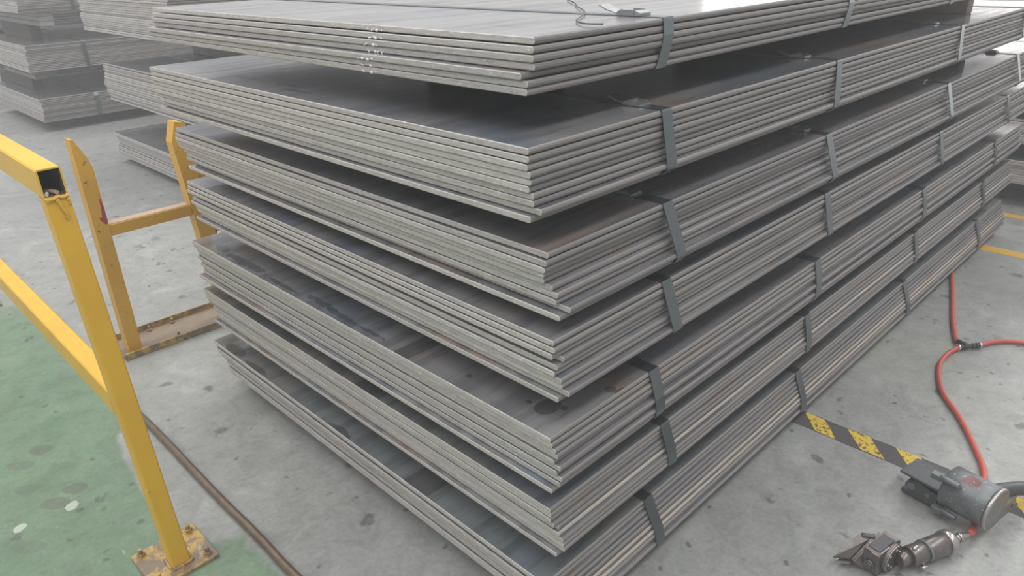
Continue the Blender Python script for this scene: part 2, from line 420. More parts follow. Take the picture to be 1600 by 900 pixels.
def seal_mb(x, y, z, wd, big=1.0):
    """crimped sleeve with two raised ears and a turned-up strap tail, lying on the top plate"""
    mb = MB(); hw = wd / 2 + 0.002; h = 0.0038 * big; Ls = 0.020 * big
    prof = [(y - Ls, z + 0.0002), (y - Ls, z + h), (y - Ls * 0.55, z + h * 1.9), (y - Ls * 0.2, z + h * 0.9), (y + Ls * 0.2, z + h * 0.9),
            (y + Ls * 0.55, z + h * 2.3), (y + Ls, z + h * 1.2), (y + Ls, z + 0.0002)]
    # solid folded sleeve
    mb.prism(prof, 'x', x - hw, x + hw)
    tail = [(y + Ls, z + 0.002), (y + Ls + 0.02 * big, z + 0.006 * big), (y + Ls + 0.034 * big, z + 0.012 * big), (y + Ls + 0.034 * big, z + 0.0135 * big),
            (y + Ls + 0.019 * big, z + 0.0075 * big), (y + Ls, z + 0.0036)]
    mb.prism(tail, 'x', x - wd / 2, x + wd / 2)
    for s in (-1, 1):   # folded-up ears
        mb.box(x + s * hw - 0.001, x + s * hw + 0.001, y - Ls * 0.5, y + Ls * 0.5, z + 0.0005, z + h * 2.1)
    return mb

SCOL = [(1, 1, 1), (0.92, 0.93, 0.95), (1.08, 1.06, 1.03), (0.86, 0.86, 0.87), (1.0, 0.98, 0.98), (1.12, 1.1, 1.08)]
def bundle(label, corners, ztop, straps, yaw=0.0, topmat=None, seals=(), group=None, light=(), origin=None, wd=0.032, lean=0.0, sealbig=1.0):
    n = len(corners); x0, y0 = origin or (corners[0][0], corners[0][1]); zb = ztop - n * PITCH
    e = empty('plate_bundle', (x0, y0, zb)); tag(e, label, 'steel plates', group)
    loc = []
    for i, (px, py) in enumerate(corners):
        o = link('plate', PLATE, e)
        z = ztop - (i + 1) * PITCH - zb + (0.0011 if i == 0 else random.uniform(0.0, 0.0004) if i < n - 1 else 0.0)
        o.location = (px - x0, py - y0, z); o.rotation_euler = (0, 0, yaw + random.uniform(-0.0006, 0.0006))
        c = random.choice(SCOL)
        if i in light: c = (1.9, 1.8, 1.62)
        o.color = (*c, 1)
        loc.append((px - x0, py - y0, z))
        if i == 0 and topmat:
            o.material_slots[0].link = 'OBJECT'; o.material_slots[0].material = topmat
    for k, sx in enumerate(straps):
        xl = sx - x0
        pl = [(a, b + xl * math.tan(yaw), z) for (a, b, z) in loc]
        ln = lean[k] if isinstance(lean, (list, tuple)) else lean
        s = strap_mesh(pl, xl, wd, ln).build('strap', STRAP, e)
        if k < len(seals) and seals[k] is not None:
            seal_mb(xl, seals[k] - y0 + xl * math.tan(yaw), n * PITCH + 0.0016, wd, sealbig if k == 0 else 1.0).build('seal', SEAL, s)
    return e

b5mat = mill_scale('mill_scale_oil_stained_banded', [(0.035, 1.36, 0.016, 0.05, 1.2), (0.026, 1.19, 0.014, 0.13, 1.3), (0.018, 0.98, 0.007, 0.07, 1.6), (0.030, 0.80, 0.010, 0.06, 1.5), (0.022, 0.70, 0.008, 0.07, 1.6), (0.02, 0.58, 0.006, 0.06, 1.7),
        (0.06, 0.44, 0.3, 0.026, 0.25), (0.072, 0.072, 0.03, 0.022, 0.15), (0.045, 0.265, 0.007, 0.008, 0.2), (0.09, 0.045, 0.008, 0.008, 0.2), (0.06, 0.11, 0.006, 0.007, 0.2), (0.20, 0.02, 0.012, 0.012, 0.2), (0.21, -0.0, 0.02, 0.01, 0.3)])  # a long dark band running in from the end, then small round spots
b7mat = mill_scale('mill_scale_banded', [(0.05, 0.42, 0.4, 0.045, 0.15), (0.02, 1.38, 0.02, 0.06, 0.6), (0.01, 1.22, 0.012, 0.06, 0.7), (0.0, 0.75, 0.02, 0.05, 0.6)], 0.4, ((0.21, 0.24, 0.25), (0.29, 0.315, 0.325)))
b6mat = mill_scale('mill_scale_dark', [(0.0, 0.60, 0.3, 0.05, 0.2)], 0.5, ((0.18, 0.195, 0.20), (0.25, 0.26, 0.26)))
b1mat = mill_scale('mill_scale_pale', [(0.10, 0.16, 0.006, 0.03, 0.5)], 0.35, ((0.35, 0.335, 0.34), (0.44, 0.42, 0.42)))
b2mat = mill_scale('mill_scale_streaked', [(0.07, 1.05, 0.012, 0.09, 0.7), (0.08, 0.85, 0.010, 0.06, 0.8), (0.05, 0.78, 0.008, 0.05, 0.8)], 0.8)

GRP = 'bundles of the near seven-high stack'
near = [
 [(0.055, 0.066), (0.050, 0.064), (0.044, 0.059), (0.047, 0.059), (0.027, 0.069), (0.033, 0.061), (0.033, 0.063)],
 [(-0.014, 0.017), (-0.014, 0.017), (-0.015, 0.019), (-0.012, 0.016), (-0.009, 0.018), (-0.009, 0.022), (-0.003, 0.018), (-0.003, 0.018), (0.001, 0.005), (-0.010, 0.019)],
 [(0.016, 0.006), (0.011, 0.006), (0.010, 0.009), (0.016, 0.016), (0.019, 0.019), (0.026, 0.006), (0.028, -0.004), (0.027, -0.001), (0.039, -0.023), (0.022, -0.014)],
 [(0.012, -0.009), (0.011, -0.012), (0.009, -0.008), (0.032, -0.015), (0.018, -0.011), (0.014, -0.008), (0.019, -0.020), (0.022, -0.019), (0.026, -0.033), (0.014, -0.017)],
 [(-0.013, -0.022), (-0.010, -0.023), (-0.006, -0.028), (-0.003, -0.030), (-0.007, -0.025), (-0.002, -0.036), (-0.004, -0.029), (0.000, -0.038), (-0.002, -0.034), (-0.014, -0.026)],
 [(-0.010, -0.017), (-0.007, -0.016), (-0.008, -0.016), (-0.004, -0.021), (0.009, -0.022), (0.004, -0.026), (0.007, -0.034), (0.009, -0.034), (0.011, -0.035), (-0.000, -0.024)],
 [(-0.019, -0.010), (-0.012, -0.011), (-0.016, -0.018), (-0.010, -0.022), (-0.008, -0.026), (0.004, -0.031), (0.000, -0.037), (0.006, -0.040), (0.002, -0.035), (0.004, -0.043)]]
ztops = [1.205, 1.0533, 0.8754, 0.7174, 0.5348, 0.3680, 0.1780]
strapx = [[0.416, 1.241, 2.07, 2.85], [0.351, 1.097, 2.052, 2.84], [0.357, 1.072, 1.995, 2.839], [0.348, 1.09, 1.987, 2.811], [0.304, 1.07, 1.906, 2.759], [0.366, 1.069, 1.927, 2.734], [0.328, 1.074, 1.92, 2.781]]
yaws = [0.0024, -0.0025, -0.0026, 0.0001, 0.0027, 0.0015, -0.0012]
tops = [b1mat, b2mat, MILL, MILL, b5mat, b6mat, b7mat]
seals = [[0.145, 0.17, 0.15, 0.15], [0.085, 0.119, 0.116, None], [0.10, 0.083, 0.10, 0.10], [0.16, 0.16, 0.16], [0.16, 0.16, 0.16], [0.2, 0.2], [0.2, 0.2]]
lights = [(), (), (), (), (), (5,), (5, 6)]
leans = [[-0.022, -0.02, 0, 0], [0.012, -0.012, -0.015, 0], [0.018, 0.008, 0, 0], [0.018, 0.0, 0, 0], [0.012, -0.004, 0, 0], [0.018, -0.004, 0, 0], [0.014, 0, 0, 0]]
labels = ['topmost bundle of seven strapped steel plates, bright top face, on the near stack',
          'second bundle from the top of the near stack of strapped steel plates',
          'third strapped bundle of steel plates from the top of the near stack',
          'middle strapped bundle of steel plates, fourth of seven in the near stack',
          'fifth steel plate bundle from the top with dark oil stains along its end',
          'sixth steel plate bundle, second from the floor in the near stack',
          'lowest strapped bundle of steel plates lying just above the floor']
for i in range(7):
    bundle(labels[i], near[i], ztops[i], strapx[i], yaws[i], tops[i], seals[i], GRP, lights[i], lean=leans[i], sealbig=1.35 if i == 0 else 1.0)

# bright torn burrs in a column on the plate ends of the topmost bundle
top_e = [o for o in COL.objects if o.name == 'plate_bundle'][0]
BURR = simple('torn_bright_metal', (0.82, 0.82, 0.80), 0.35, 0.3, 0.15, 200)
def blob(mb, c, r):
    n = 7; v = [(c[0] - r[0], c[1], c[2])]
    for k in range(n):
        a = 2 * math.pi * k / n; q = random.uniform(0.75, 1.2); v.append((c[0] - r[0] * 0.35, c[1] + r[1] * q * math.cos(a), c[2] + r[2] * q * math.sin(a)))
    for k in range(n):
        a = 2 * math.pi * k / n; v.append((c[0] + 0.0004, c[1] + r[1] * 1.15 * math.cos(a), c[2] + r[2] * 1.15 * math.sin(a)))
    f = [(0, 1 + k, 1 + (k + 1) % n) for k in range(n)] + [(1 + k, 1 + n + k, 1 + n + (k + 1) % n, 1 + (k + 1) % n) for k in range(n)] + [tuple(range(1 + n, 1 + 2 * n))]
    mb.add(v, f, 0, True)
for i, pl in enumerate([c for c in top_e.children if c.name.startswith('plate')]):
    mb = MB(); y0 = 0.478 - near[0][i][1]
    blob(mb, (0, y0, 0.0015), (0.002, 0.0045, 0.0028))
    for k in range(5):
        blob(mb, (0, y0 + random.uniform(-0.022, 0.03), random.uniform(0.0005, 0.004)), (0.0012, random.uniform(0.0015, 0.003), random.uniform(0.001, 0.0018)))
    mb.build('burr', BURR, pl)

# spacers between the bundles
def spacer(name, label, x0, x1, y0, y1, z0, z1, mat, group, layers=1):
    mb = MB(); h = (z1 - z0 - 0.0006) / layers
    o = empty(name) if False else None
    for k in range(layers):
        d = 0.0 if layers == 1 else random.uniform(-0.004, 0.004)
        mb.box(x0 + d - x0, x1 + d - x0, 0, y1 - y0, k * h, (k + 1) * h - (0.0015 if k < layers - 1 else 0), 0, None, min(0.003, h * 0.2))
    o = mb.build(name, mat); o.location = (x0, y0, z0 + 0.0003)
    tag(o, label, 'spacer', group); return o
gaps = [(ztops[i + 1], ztops[i] - len(near[i]) * PITCH) for i in range(6)] + [(0.0, ztops[6] - 10 * PITCH)]
ordn = ['first', 'second', 'third', 'fourth', 'fifth', 'sixth']
for i, (z0, z1) in enumerate(gaps):
    bot = i == 6
    for (xa, ya, yb, where) in ((0.62, 0.55, 1.05, 'near'), (2.47 + 0.06 * i * (i < 3), 0.12, 1.38, 'far')):
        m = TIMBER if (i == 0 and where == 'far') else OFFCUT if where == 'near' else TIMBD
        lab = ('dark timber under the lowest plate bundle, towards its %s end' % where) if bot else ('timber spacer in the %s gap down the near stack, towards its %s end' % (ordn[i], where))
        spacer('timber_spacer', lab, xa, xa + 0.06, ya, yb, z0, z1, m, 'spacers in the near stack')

# ------------------------------------------------------------------ neighbouring stacks
def rnd_corners(x, y, n, a=0.02, step=None):
    out = []; dx = dy = 0
    for i in range(n):
        dx = max(-a, min(a, dx + random.uniform(-0.008, 0.008))); dy = max(-a, min(a, dy + random.uniform(-0.008, 0.008)))
        s = step[1] if step and i >= step[0] else 0
        out.append((x + dx + s, y + dy - s))
    return out
G2 = 'bundles of the second stack'
for (lab, x, y, zt, n) in (('thick upper bundle of steel plates at the very top of the second stack', 0.86, 3.5, 1.156, 20),
                           ('thick middle bundle of steel plates in the second stack, left of the second near bundle', 0.905, 3.5, 0.690, 20),
                           ('low bundle of steel plates on the floor behind the short yellow stand', 0.865, 3.5, 0.216, 14)):
    bundle(lab, rnd_corners(x, y, n), zt, [x + 0.42, x + 1.5, x + 2.6], 0, None, (), G2)
for k, (z0, z1) in enumerate(((0.0, 0.216 - 14 * PITCH), (0.2162, 0.690 - 20 * PITCH), (0.6902, 1.156 - 20 * PITCH))):
    for xa, where in ((1.5, 'near'), (3.2, 'far')):
        spacer('offcut_spacer', 'stacked offcut beam in the second stack, %s level, %s end' % (('floor', 'middle', 'upper')[k], where), xa, xa + 0.1, 3.62, 4.9, z0, z1, OFFCUT, 'beams of the second stack', max(1, round((z1 - z0) / 0.05)))
G3 = 'bundles of the far left stack'
for (lab, x, y, zt, n) in (('upper bundle of steel plates on the far left stack, above the middle one', 0.835, 6.5, 1.212, 20),
                           ('middle bundle of steel plates on the far left stack, with a dark strap', 0.80, 6.5, 0.716, 17),
                           ('lowest bundle of steel plates on the far left stack', 0.778, 6.5, 0.286, 16)):
    bundle(lab, rnd_corners(x, y, n, 0.02, (n // 2, 0.0)), zt, [1.235, 2.3, 3.3], 0, None, (), G3)
for (nm, lab, xa, wd_, ya, yb, z0, z1, mt) in (
        ('offcut_spacer', 'stacked offcut beam under the upper bundle of the far left stack, near end', 0.965, 0.105, 6.53, 7.95, 0.85, 1.212 - 20 * PITCH, OFFCUT),
        ('timber_spacer', 'dark timber under the upper offcut beam of the far left stack', 0.975, 0.085, 6.95, 7.9, 0.7162, 0.85, TIMBD),
        ('offcut_spacer', 'stacked offcut beam under the middle bundle of the far left stack, near end', 0.90, 0.10, 6.9, 7.95, 0.40, 0.716 - 17 * PITCH, OFFCUT),
        ('timber_spacer', 'dark timber under the middle offcut beam of the far left stack', 0.91, 0.08, 7.1, 7.9, 0.2862, 0.40, TIMBD),
        ('timber_spacer', 'dark timber on the floor under the far left stack, near end', 1.05, 0.09, 6.75, 7.9, 0.0, 0.286 - 16 * PITCH, TIMBD),
        ('timber_spacer', 'tall dark timber under the upper far left bundle, far end', 3.1, 0.1, 6.7, 7.9, 0.7162, 1.212 - 20 * PITCH, TIMBD),
        ('timber_spacer', 'tall dark timber under the middle far left bundle, far end', 3.1, 0.1, 6.7, 7.9, 0.2862, 0.716 - 17 * PITCH, TIMBD),
        ('timber_spacer', 'dark timber on the floor under the far left stack, far end', 3.1, 0.1, 6.7, 7.9, 0.0, 0.286 - 16 * PITCH, TIMBD)):
    spacer(nm, lab, xa, xa + wd_, ya, yb, z0, z1, mt, 'spacers of the far left stack', 3 if mt is OFFCUT else 1)
G5 = 'bundles of the rear stack'
for k, lab in enumerate(('lowest plate bundle of the rear stack behind the far left one', 'second plate bundle up in the rear stack behind the far left one',
                         'third plate bundle up in the rear stack behind the far left one', 'top plate bundle of the rear stack behind the far left one')):
    bundle(lab, rnd_corners(0.95, 8.5, 24), 0.345 + 0.335 * k, [1.5, 2.6], 0, None, (), G5)
    for xa, where in ((1.3, 'near'), (3.3, 'far')):
        spacer('timber_spacer', 'dark timber in the rear stack, level %s from the floor, %s end' % (('one', 'two', 'three', 'four')[k], where), xa, xa + 0.08, 8.7, 9.8, 0.335 * k + (0.0102 if k else 0), 0.345 + 0.335 * k - 24 * PITCH, TIMBD, 'timbers of the rear stack')
G4 = 'bundles of the stack beyond'
for (lab, zt, n) in (('shadowed plate bundle on top of the stack beyond the far end, at the right edge', 0.665, 10),
                     ('shadowed plate bundle in the middle of the stack beyond the far end', 0.46, 10),
                     ('lowest shadowed plate bundle of the stack beyond the far end', 0.25, 10)):
    bundle(lab, rnd_corners(3.66, -0.62, n), zt, [4.1, 5.2], 0, None, (), G4)
zz = [(0.0, 0.25 - 10 * PITCH), (0.2502, 0.46 - 10 * PITCH), (0.4602, 0.665 - 10 * PITCH)]
for k, (z0, z1) in enumerate(zz):
    for xa, where in ((4.0, 'near'), (6.0, 'far')):
        spacer('timber_spacer', 'dark timber in the stack beyond, %s level, %s end' % (('floor', 'middle', 'upper')[k], where), xa, xa + 0.08, -0.4, 0.7, z0, z1, TIMBD, 'timbers of the stack beyond')

# ------------------------------------------------------------------ yellow guard rail in front
def square_tube(mb, axis, a0, a1, p0, p1, q0, q1, t=0.003, mi=0, mi_in=1, M=None):
    """open hollow tube along an axis; (p,q) are the two other axes"""
    def pt(a, p, q): return {'x': (a, p, q), 'y': (p, a, q), 'z': (p, q, a)}[axis]
    c = 0.003
    oc = [(p0 + c, q0), (p1 - c, q0), (p1, q0 + c), (p1, q1 - c), (p1 - c, q1), (p0 + c, q1), (p0, q1 - c), (p0, q0 + c)]
    ic = [(p0 + c + t * .4, q0 + t), (p1 - c - t * .4, q0 + t), (p1 - t, q0 + c + t * .4), (p1 - t, q1 - c - t * .4), (p1 - c - t * .4, q1 - t), (p0 + c + t * .4, q1 - t), (p0 + t, q1 - c - t * .4), (p0 + t, q0 + c + t * .4)]
    n = 8; v = [pt(a, *p) for a in (a0, a1) for p in oc] + [pt(a, *p) for a in (a0, a1) for p in ic]
    f = []; m = []
    for i in range(n):
        j = (i + 1) % n
        f.append((i, j, n + j, n + i)); m.append(mi)
        f.append((2 * n + i, 3 * n + i, 3 * n + j, 2 * n + j)); m.append(mi_in)
        f.append((i, 2 * n + i, 2 * n + j, j)); m.append(mi)
        f.append((n + i, n + j, 3 * n + j, 3 * n + i)); m.append(mi)
    mb.add(v, f, m, False, M); return mb
ge = empty('guard_rail', (-0.457, 0.8, 0)); tag(ge, 'yellow square-tube guard rail with an open rail end, bolted to the floor', 'guard rail')
LEAN = Matrix(((1, 0, -0.031, 0), (0, 1, 0, 0), (0, 0, 1, 0), (0, 0, 0, 1)))
def gpost(yc):
    mb = MB(); square_tube(mb, 'z', 0.008, 0.937, -0.021, 0.021, yc - 0.028, yc + 0.014, 0.003, 0, 1, LEAN)
    mb.build('post', [YEL, INSIDE], ge)
    b = MB(); b.box(-0.078, 0.078, yc - 0.058, yc + 0.094, 0.0, 0.009, 0, None, 0.0015); bp = b.build('base_plate', YELR, ge)
    for (bx, by) in ((-0.058, -0.038), (0.058, -0.038), (-0.058, 0.074), (0.058, 0.074)):
        n = MB(); n.cyl((bx, yc + by, 0.009), (bx, yc + by, 0.0175), 0.0095, n=6); n.cyl((bx, yc + by, 0.0175), (bx, yc + by, 0.030), 0.0055, n=10, bev=0.001)
        n.cyl((bx, yc + by, 0.009), (bx, yc + by, 0.0105), 0.0125, n=14)
        n.build('bolt', YELR, bp)
    wl = MB()   # weld bead round the foot
    ring = [(-0.024, yc - 0.031), (0.024, yc - 0.031), (0.024, yc + 0.017), (-0.024, yc + 0.017), (-0.024, yc - 0.031)]
    pts = []
    for a, b_ in zip(ring[:-1], ring[1:]):
        for k in range(7): t = k / 7; pts.append((a[0] + (b_[0] - a[0]) * t, a[1] + (b_[1] - a[1]) * t, 0.0105 + random.uniform(-0.0015, 0.0015)))
    wl.tube(pts, 0.0045, 6); wl.build('weld', YELR, bp)
gpost(0.0); gpost(2.08)
r = MB(); square_tube(r, 'y', -0.028, 2.9, -0.021 - 0.0305, 0.021 - 0.0305, 0.9375, 0.993, 0.003, 0, 1); r.build('top_rail', [YEL, INSIDE], ge)
r = MB(); square_tube(r, 'y', 0.0145, 2.9, -0.0355, 0.0065, 0.44, 0.498, 0.003, 0, 1); r.build('lower_rail', [YEL, INSIDE], ge)
wl = MB()
pts = [(-0.05 + 0.0395 * k / 8, -0.0285 + random.uniform(-0.001, 0.0005), 0.9372 + random.uniform(-0.002, 0.0015)) for k in range(9)]
wl.tube(pts, 0.0038, 6)
for (wx, wz, wr_) in ((-0.031, 0.931, 0.0045), (-0.0265, 0.921, 0.0038), (-0.0245, 0.912, 0.0048), (-0.0215, 0.903, 0.004), (-0.0225, 0.896, 0.0034), (-0.0125, 0.930, 0.0032), (-0.047, 0.934, 0.0036)):
    wl.cyl((wx, -0.027, wz), (wx + 0.001, -0.0325, wz - 0.001), wr_, wr_ * 0.55, n=9)
wl.tube(smooth_path([(-0.030, -0.0285, 0.934), (-0.027, -0.030, 0.922), (-0.0245, -0.0295, 0.912), (-0.022, -0.030, 0.905), (-0.0225, -0.0295, 0.897)], 3), 0.0034, 6)
wl.tube(smooth_path([(-0.012, -0.0285, 0.933), (-0.011, -0.029, 0.926), (-0.0105, -0.029, 0.919)], 3), 0.0026, 6)
wl.build('weld_bead', WELD, ge)
def scrap(label, mat, p0, p1, r):
    mb = MB(); p0 = Vector(p0); p1 = Vector(p1); mid = (p0 + p1) / 2 + Vector((0.0006, 0, 0.0008)); d = (p1 - p0) * 0.04
    mb.tube([p0 - p0, p0 + d - p0, mid - p0, p1 - d - p0, p1 - p0], r, 8)
    o = mb.build('scrap_stub', mat); o.location = p0; tag(o, label, 'scrap', 'scrap in the open rail end')
scrap('small pinkish stub lying inside the open end of the yellow rail', BUTT, (-0.482, 0.778, 0.9448), (-0.495, 0.806, 0.9448), 0.0042)
scrap('small whitish stub lying inside the open end of the yellow rail', WHT, (-0.501, 0.777, 0.9440), (-0.497, 0.79, 0.9440), 0.0034)

# ------------------------------------------------------------------ short yellow stand behind it
se = empty('stacking_stand', (0.0, 1.98, 0)); tag(se, 'short yellow steel stand with two pointed uprights beside the near stack', 'stand')
def upright(x0, x1, cut, y0=-0.03, y1=0.025, shear=0.0):
    """hollow-looking tube whose top is sliced at a slant; cut = top outline in x,z from left to right"""
    prof = [(x0, 0.012)] + cut + [(x1, 0.012)]
    mb = MB(); mb.prism([(p + shear * (0.75 - q), q) for p, q in prof], 'y', y0, y1); return mb.build('upright', YELB, se)
u1 = upright(-0.159, -0.112, [(-0.159, 0.806), (-0.148, 0.802), (-0.121, 0.738), (-0.112, 0.700)])
upright(0.158, 0.222, [(0.158, 0.735), (0.186, 0.806), (0.212, 0.800), (0.222, 0.795)], shear=0.075)
mb = MB(); mb.prism([(-0.1205, 0.592), (-0.1165, 0.60), (-0.1122, 0.56), (-0.1122, 0.508), (-0.121, 0.504), (-0.1335, 0.522), (-0.1345, 0.534), (-0.1265, 0.531), (-0.1235, 0.55)], 'y', -0.0306, -0.0295); mb.build('red_paint_mark', REDP, u1)
mb = MB(); mb.box(-0.1115, 0.178, -0.027, 0.018, 0.458, 0.5, 0, None, 0.003)
mb.box(-0.108, 0.174, -0.0245, 0.0155, 0.4995, 0.5012, 1); mb.build('crossbar', [YELB, BARE], se)
ch = MB(); ch.box(-0.185, 0.40, -0.062, 0.118, 0.0, 0.011, 1); ch.box(-0.185, 0.40, -0.066, -0.058, 0.0, 0.027, 0, None, 0.001); ch.box(-0.185, 0.40, 0.112, 0.120, 0.0, 0.034, 0, None, 0.001)
cho = ch.build('base_channel', [YELR, RUSTWEB], se)
for (bx, by) in ((0.02, -0.04), (0.05, 0.095), (-0.04, 0.095)):
    n = MB(); n.cyl((bx, by, 0.011), (bx, by, 0.021), 0.009, n=6); n.cyl((bx, by, 0.021), (bx, by, 0.032), 0.005, n=8); n.build('bolt', YELR, cho)
for (gx, gz, gs) in ((0.231, 0.60, 1), (0.246, 0.40, 1)):
    mb = MB(); mb.prism([(gx, gz + 0.02), (gx + 0.022, gz + 0.012), (gx + 0.024, gz - 0.022), (gx, gz - 0.03)], 'y', -0.03, -0.022); mb.build('lug', YELB, se)

# ------------------------------------------------------------------ pipe along the lane edge
pm = MB(); P = [(0, -0.75 + 0.09 * k, 0.0112 + 0.0) for k in range(30)]
P = [(random.uniform(-0.0015, 0.0015), b, c) for a, b, c in P]
pm.tube(P, 0.0108, 12)
for yy in (1.15,): pm.cyl((0, yy - 0.02, 0.0145), (0, yy + 0.02, 0.0145), 0.014, n=14, bev=0.002)
po = pm.build('conduit_pipe', PIPE); po.location = (-0.287, 0.72, 0); tag(po, 'thin brown metal pipe lying on the floor along the green lane', 'pipe')

# ------------------------------------------------------------------ tape and lines on the floor
te = empty('hazard_tape', (1.117, -0.4, 0)); tag(te, 'worn black and yellow hazard tape stuck on the grey floor', 'tape')
random.seed(3)
na = 60; xs = []
left = [(-0.039 + random.uniform(-0.002, 0.002), -1.3 + 2.0 * k / na) for k in range(na + 1)]
rgt = [(0.039 + random.uniform(-0.002, 0.002), -1.3 + 2.0 * k / na) for k in range(na + 1)]
tv = [(a, b, 0.0002) for a, b in left] + [(a, b, 0.0002) for a, b in rgt] + [(a, b, 0.0009) for a, b in left] + [(a, b, 0.0009) for a, b in rgt]
m = na + 1; tf = []
for k in range(na): tf += [(2 * m + k, 3 * m + k, 3 * m + k + 1, 2 * m + k + 1), (k, k + 1, m + k + 1, m + k), (k, 2 * m + k, 2 * m + k + 1, k + 1), (m + k, m + k + 1, 3 * m + k + 1, 3 * m + k)]
tf += [(0, m, 3 * m, 2 * m), (na, 2 * m + na, 3 * m + na, m + na)]
tm = MB(); tm.add(tv, tf); tm.build('tape_backing', TAPEK, te)
for k in range(-2, 8):
    y = 0.384 - 0.1365 * k     # far-edge start of each yellow stripe (local)
    j = lambda: random.uniform(-0.003, 0.003)
    q = [(0.037 + j(), y + j()), (0.037 + j(), y - 0.065 + j()), (0.0 + j(), y - 0.098 + j()), (-0.037 + j(), y - 0.131 + j()), (-0.037 + j(), y - 0.068 + j()), (0.0 + j(), y - 0.034 + j())]
    mb = MB(); mb.prism(q, 'z', 0.0008, 0.0013); mb.build('stripe', TAPEY, te)
def line(label, x, y0, y1, wd):
    mb = MB(); n = 30; a = [(random.uniform(-0.002, 0.002), y0 + (y1 - y0) * k / n) for k in range(n + 1)]; b = [(wd + random.uniform(-0.002, 0.002), y0 + (y1 - y0) * k / n) for k in range(n + 1)]
    v = [(p, q - y0, z) for z in (0.0002, 0.0008) for (p, q) in a + b[::-1]]; N = len(a) * 2
    f = [tuple(range(N, 2 * N)), tuple(range(N))[::-1]] + [(i, (i + 1) % N, N + (i + 1) % N, N + i) for i in range(N)]
    mb.add(v, f); o = mb.build('painted_line', LINEY); o.location = (x, y0, 0); tag(o, label, 'floor marking', 'yellow floor lines', 'thing')
line('yellow painted line across the floor at the far end of the near stack', 2.93, -1.6, 0.6, 0.075)
line('yellow painted line in front of the shadowed stack beyond', 3.50, -1.6, 0.9, 0.06)

# ------------------------------------------------------------------ red air hose with tee
he = empty('air_hose', (1.875, -0.25, 0)); tag(he, 'red rubber air hose with a black tee joint lying on the floor', 'hose')
ho = Vector((1.875, -0.25, 0)); hr = 0.0078
def hose(pts):
    mb = MB(); mb.tube([p - ho for p in smooth_path(pts, 10)], hr, 12); return mb.build('hose', HOSE, he)
z = 0.0104
hose([(2.95, 0.12, z), (2.72, 0.04, z), (2.535, -0.022, z), (2.30, -0.095, z), (2.10, -0.155, z), (1.96, -0.203, z), (1.905, -0.226, z + 0.003)])
hose([(1.925, -0.292, z + 0.004), (1.972, -0.308, z + 0.001), (2.02, -0.342, z), (2.055, -0.402, z), (2.07, -0.52, z), (2.03, -0.75, z), (1.95, -1.05, z)])
hose([(1.862, -0.243, z + 0.004), (1.80, -0.229, z + 0.001), (1.715, -0.230, z), (1.63, -0.252, z), (1.56, -0.280, z), (1.506, -0.310, z), (1.41, -0.381, z), (1.301, -0.446, z), (1.20, -0.498, z), (1.11, -0.520, z), (1.03, -0.532, z), (0.97, -0.541, z), (0.935, -0.547, 0.014), (0.8878, -0.5458, 0.0315)])
tee = MB(); d0 = Vector((1.862, -0.243, z + 0.004)) - ho; d1 = Vector((1.925, -0.292, z + 0.004)) - ho
tee.cyl(d0, d1, 0.0075, n=12)
for t in (0.12, 0.32, 0.68, 0.86):
    c = d0.lerp(d1, t); u = (d1 - d0).normalized(); tee.cyl(c - u * 0.005, c + u * 0.005, 0.0102, n=12, bev=0.0015)
mid = d0.lerp(d1, 0.5); tee.cyl(mid, Vector((1.905, -0.226, z + 0.003)) - ho + Vector((0.004, 0.001, 0)), 0.0085, n=12)
to = tee.build('tee_joint', BLACKP, he)
for t in (0.0, 1.0):
    c = d0.lerp(d1, t); u = (d1 - d0).normalized(); cm = MB(); cm.cyl(c - u * 0.004, c + u * 0.004, 0.0112, n=16, bev=0.0012); cm.build('hose_clamp', CLAMP, to)

# ------------------------------------------------------------------ pneumatic strapping tool with cylinder
def cyl_mat():
    t = NT('grey_barrel_with_red_smudge'); v = t.coord('Object'); a = t.noise(v, 22, 5, 0.6); f = t.noise(v, 130, 4, 0.6)
    c = t.ramp(a, [(0.3, (0.115, 0.125, 0.13)), (0.7, (0.20, 0.215, 0.22))])
    c = t.mix(t.math('MULTIPLY', ellipse(t, v, -0.012, -0.006, 0.017, 0.020, t.noise(v, 45, 4, 0.6), 0.8), 0.75), c, (0.17, 0.055, 0.06, 1))
    c = t.mix(t.mask(f, 0.62, 0.68), c, (0.36, 0.36, 0.35, 1))
    t.bump(a, 0.25, 0.001)
    return t.fin(c, 0.42, 0.4, 0.5)
CYLM = cyl_mat()
t1 = empty('strapping_tool', (0.972, -0.509, 0.0), math.radians(-11)); tag(t1, 'grey pneumatic strapping tool with a large cylinder lying on the hazard tape', 'power tool')
zc = 0.0755; R_ = 0.0545
c1 = MB(); c1.cyl((0, 0.045, zc), (0, -0.060, zc), R_, n=40, bev=0.003); cyl_o = c1.build('cylinder', CYLM, t1)
c2 = MB(); c2.cyl((0, -0.0595, zc), (0, -0.069, zc), R_ + 0.001, n=40, bev=0.002); cap = c2.build('end_cap', TOOLW, t1)
rm = MB(); n = 40
for k in range(n):
    a0 = 2 * math.pi * k / n; a1 = 2 * math.pi * (k + 1) / n
    rm.add([(math.cos(a) * rr, yy, zc + math.sin(a) * rr) for a in (a0, a1) for (rr, yy) in ((R_ + 0.0016, -0.0625), (R_ + 0.0016, -0.066), (R_ - 0.0005, -0.0695), (R_ - 0.0018, -0.0692))], [(0, 1, 5, 4), (1, 2, 6, 5), (2, 3, 7, 6)], 0, True)
rm.build('rim', CHROME, cap)
fr = MB()
fr.box(-0.036, 0.046, 0.036, 0.150, 0.064, 0.072, 0, None, 0.0015)      # top plate
fr.box(-0.026, 0.040, 0.044, 0.142, 0.004, 0.018, 0, None, 0.002)       # base shoe
fr.box(-0.012, 0.040, 0.044, 0.128, 0.018, 0.064, 0, None, 0.003)       # gear housing
fr.build('frame', TOOLD, t1)
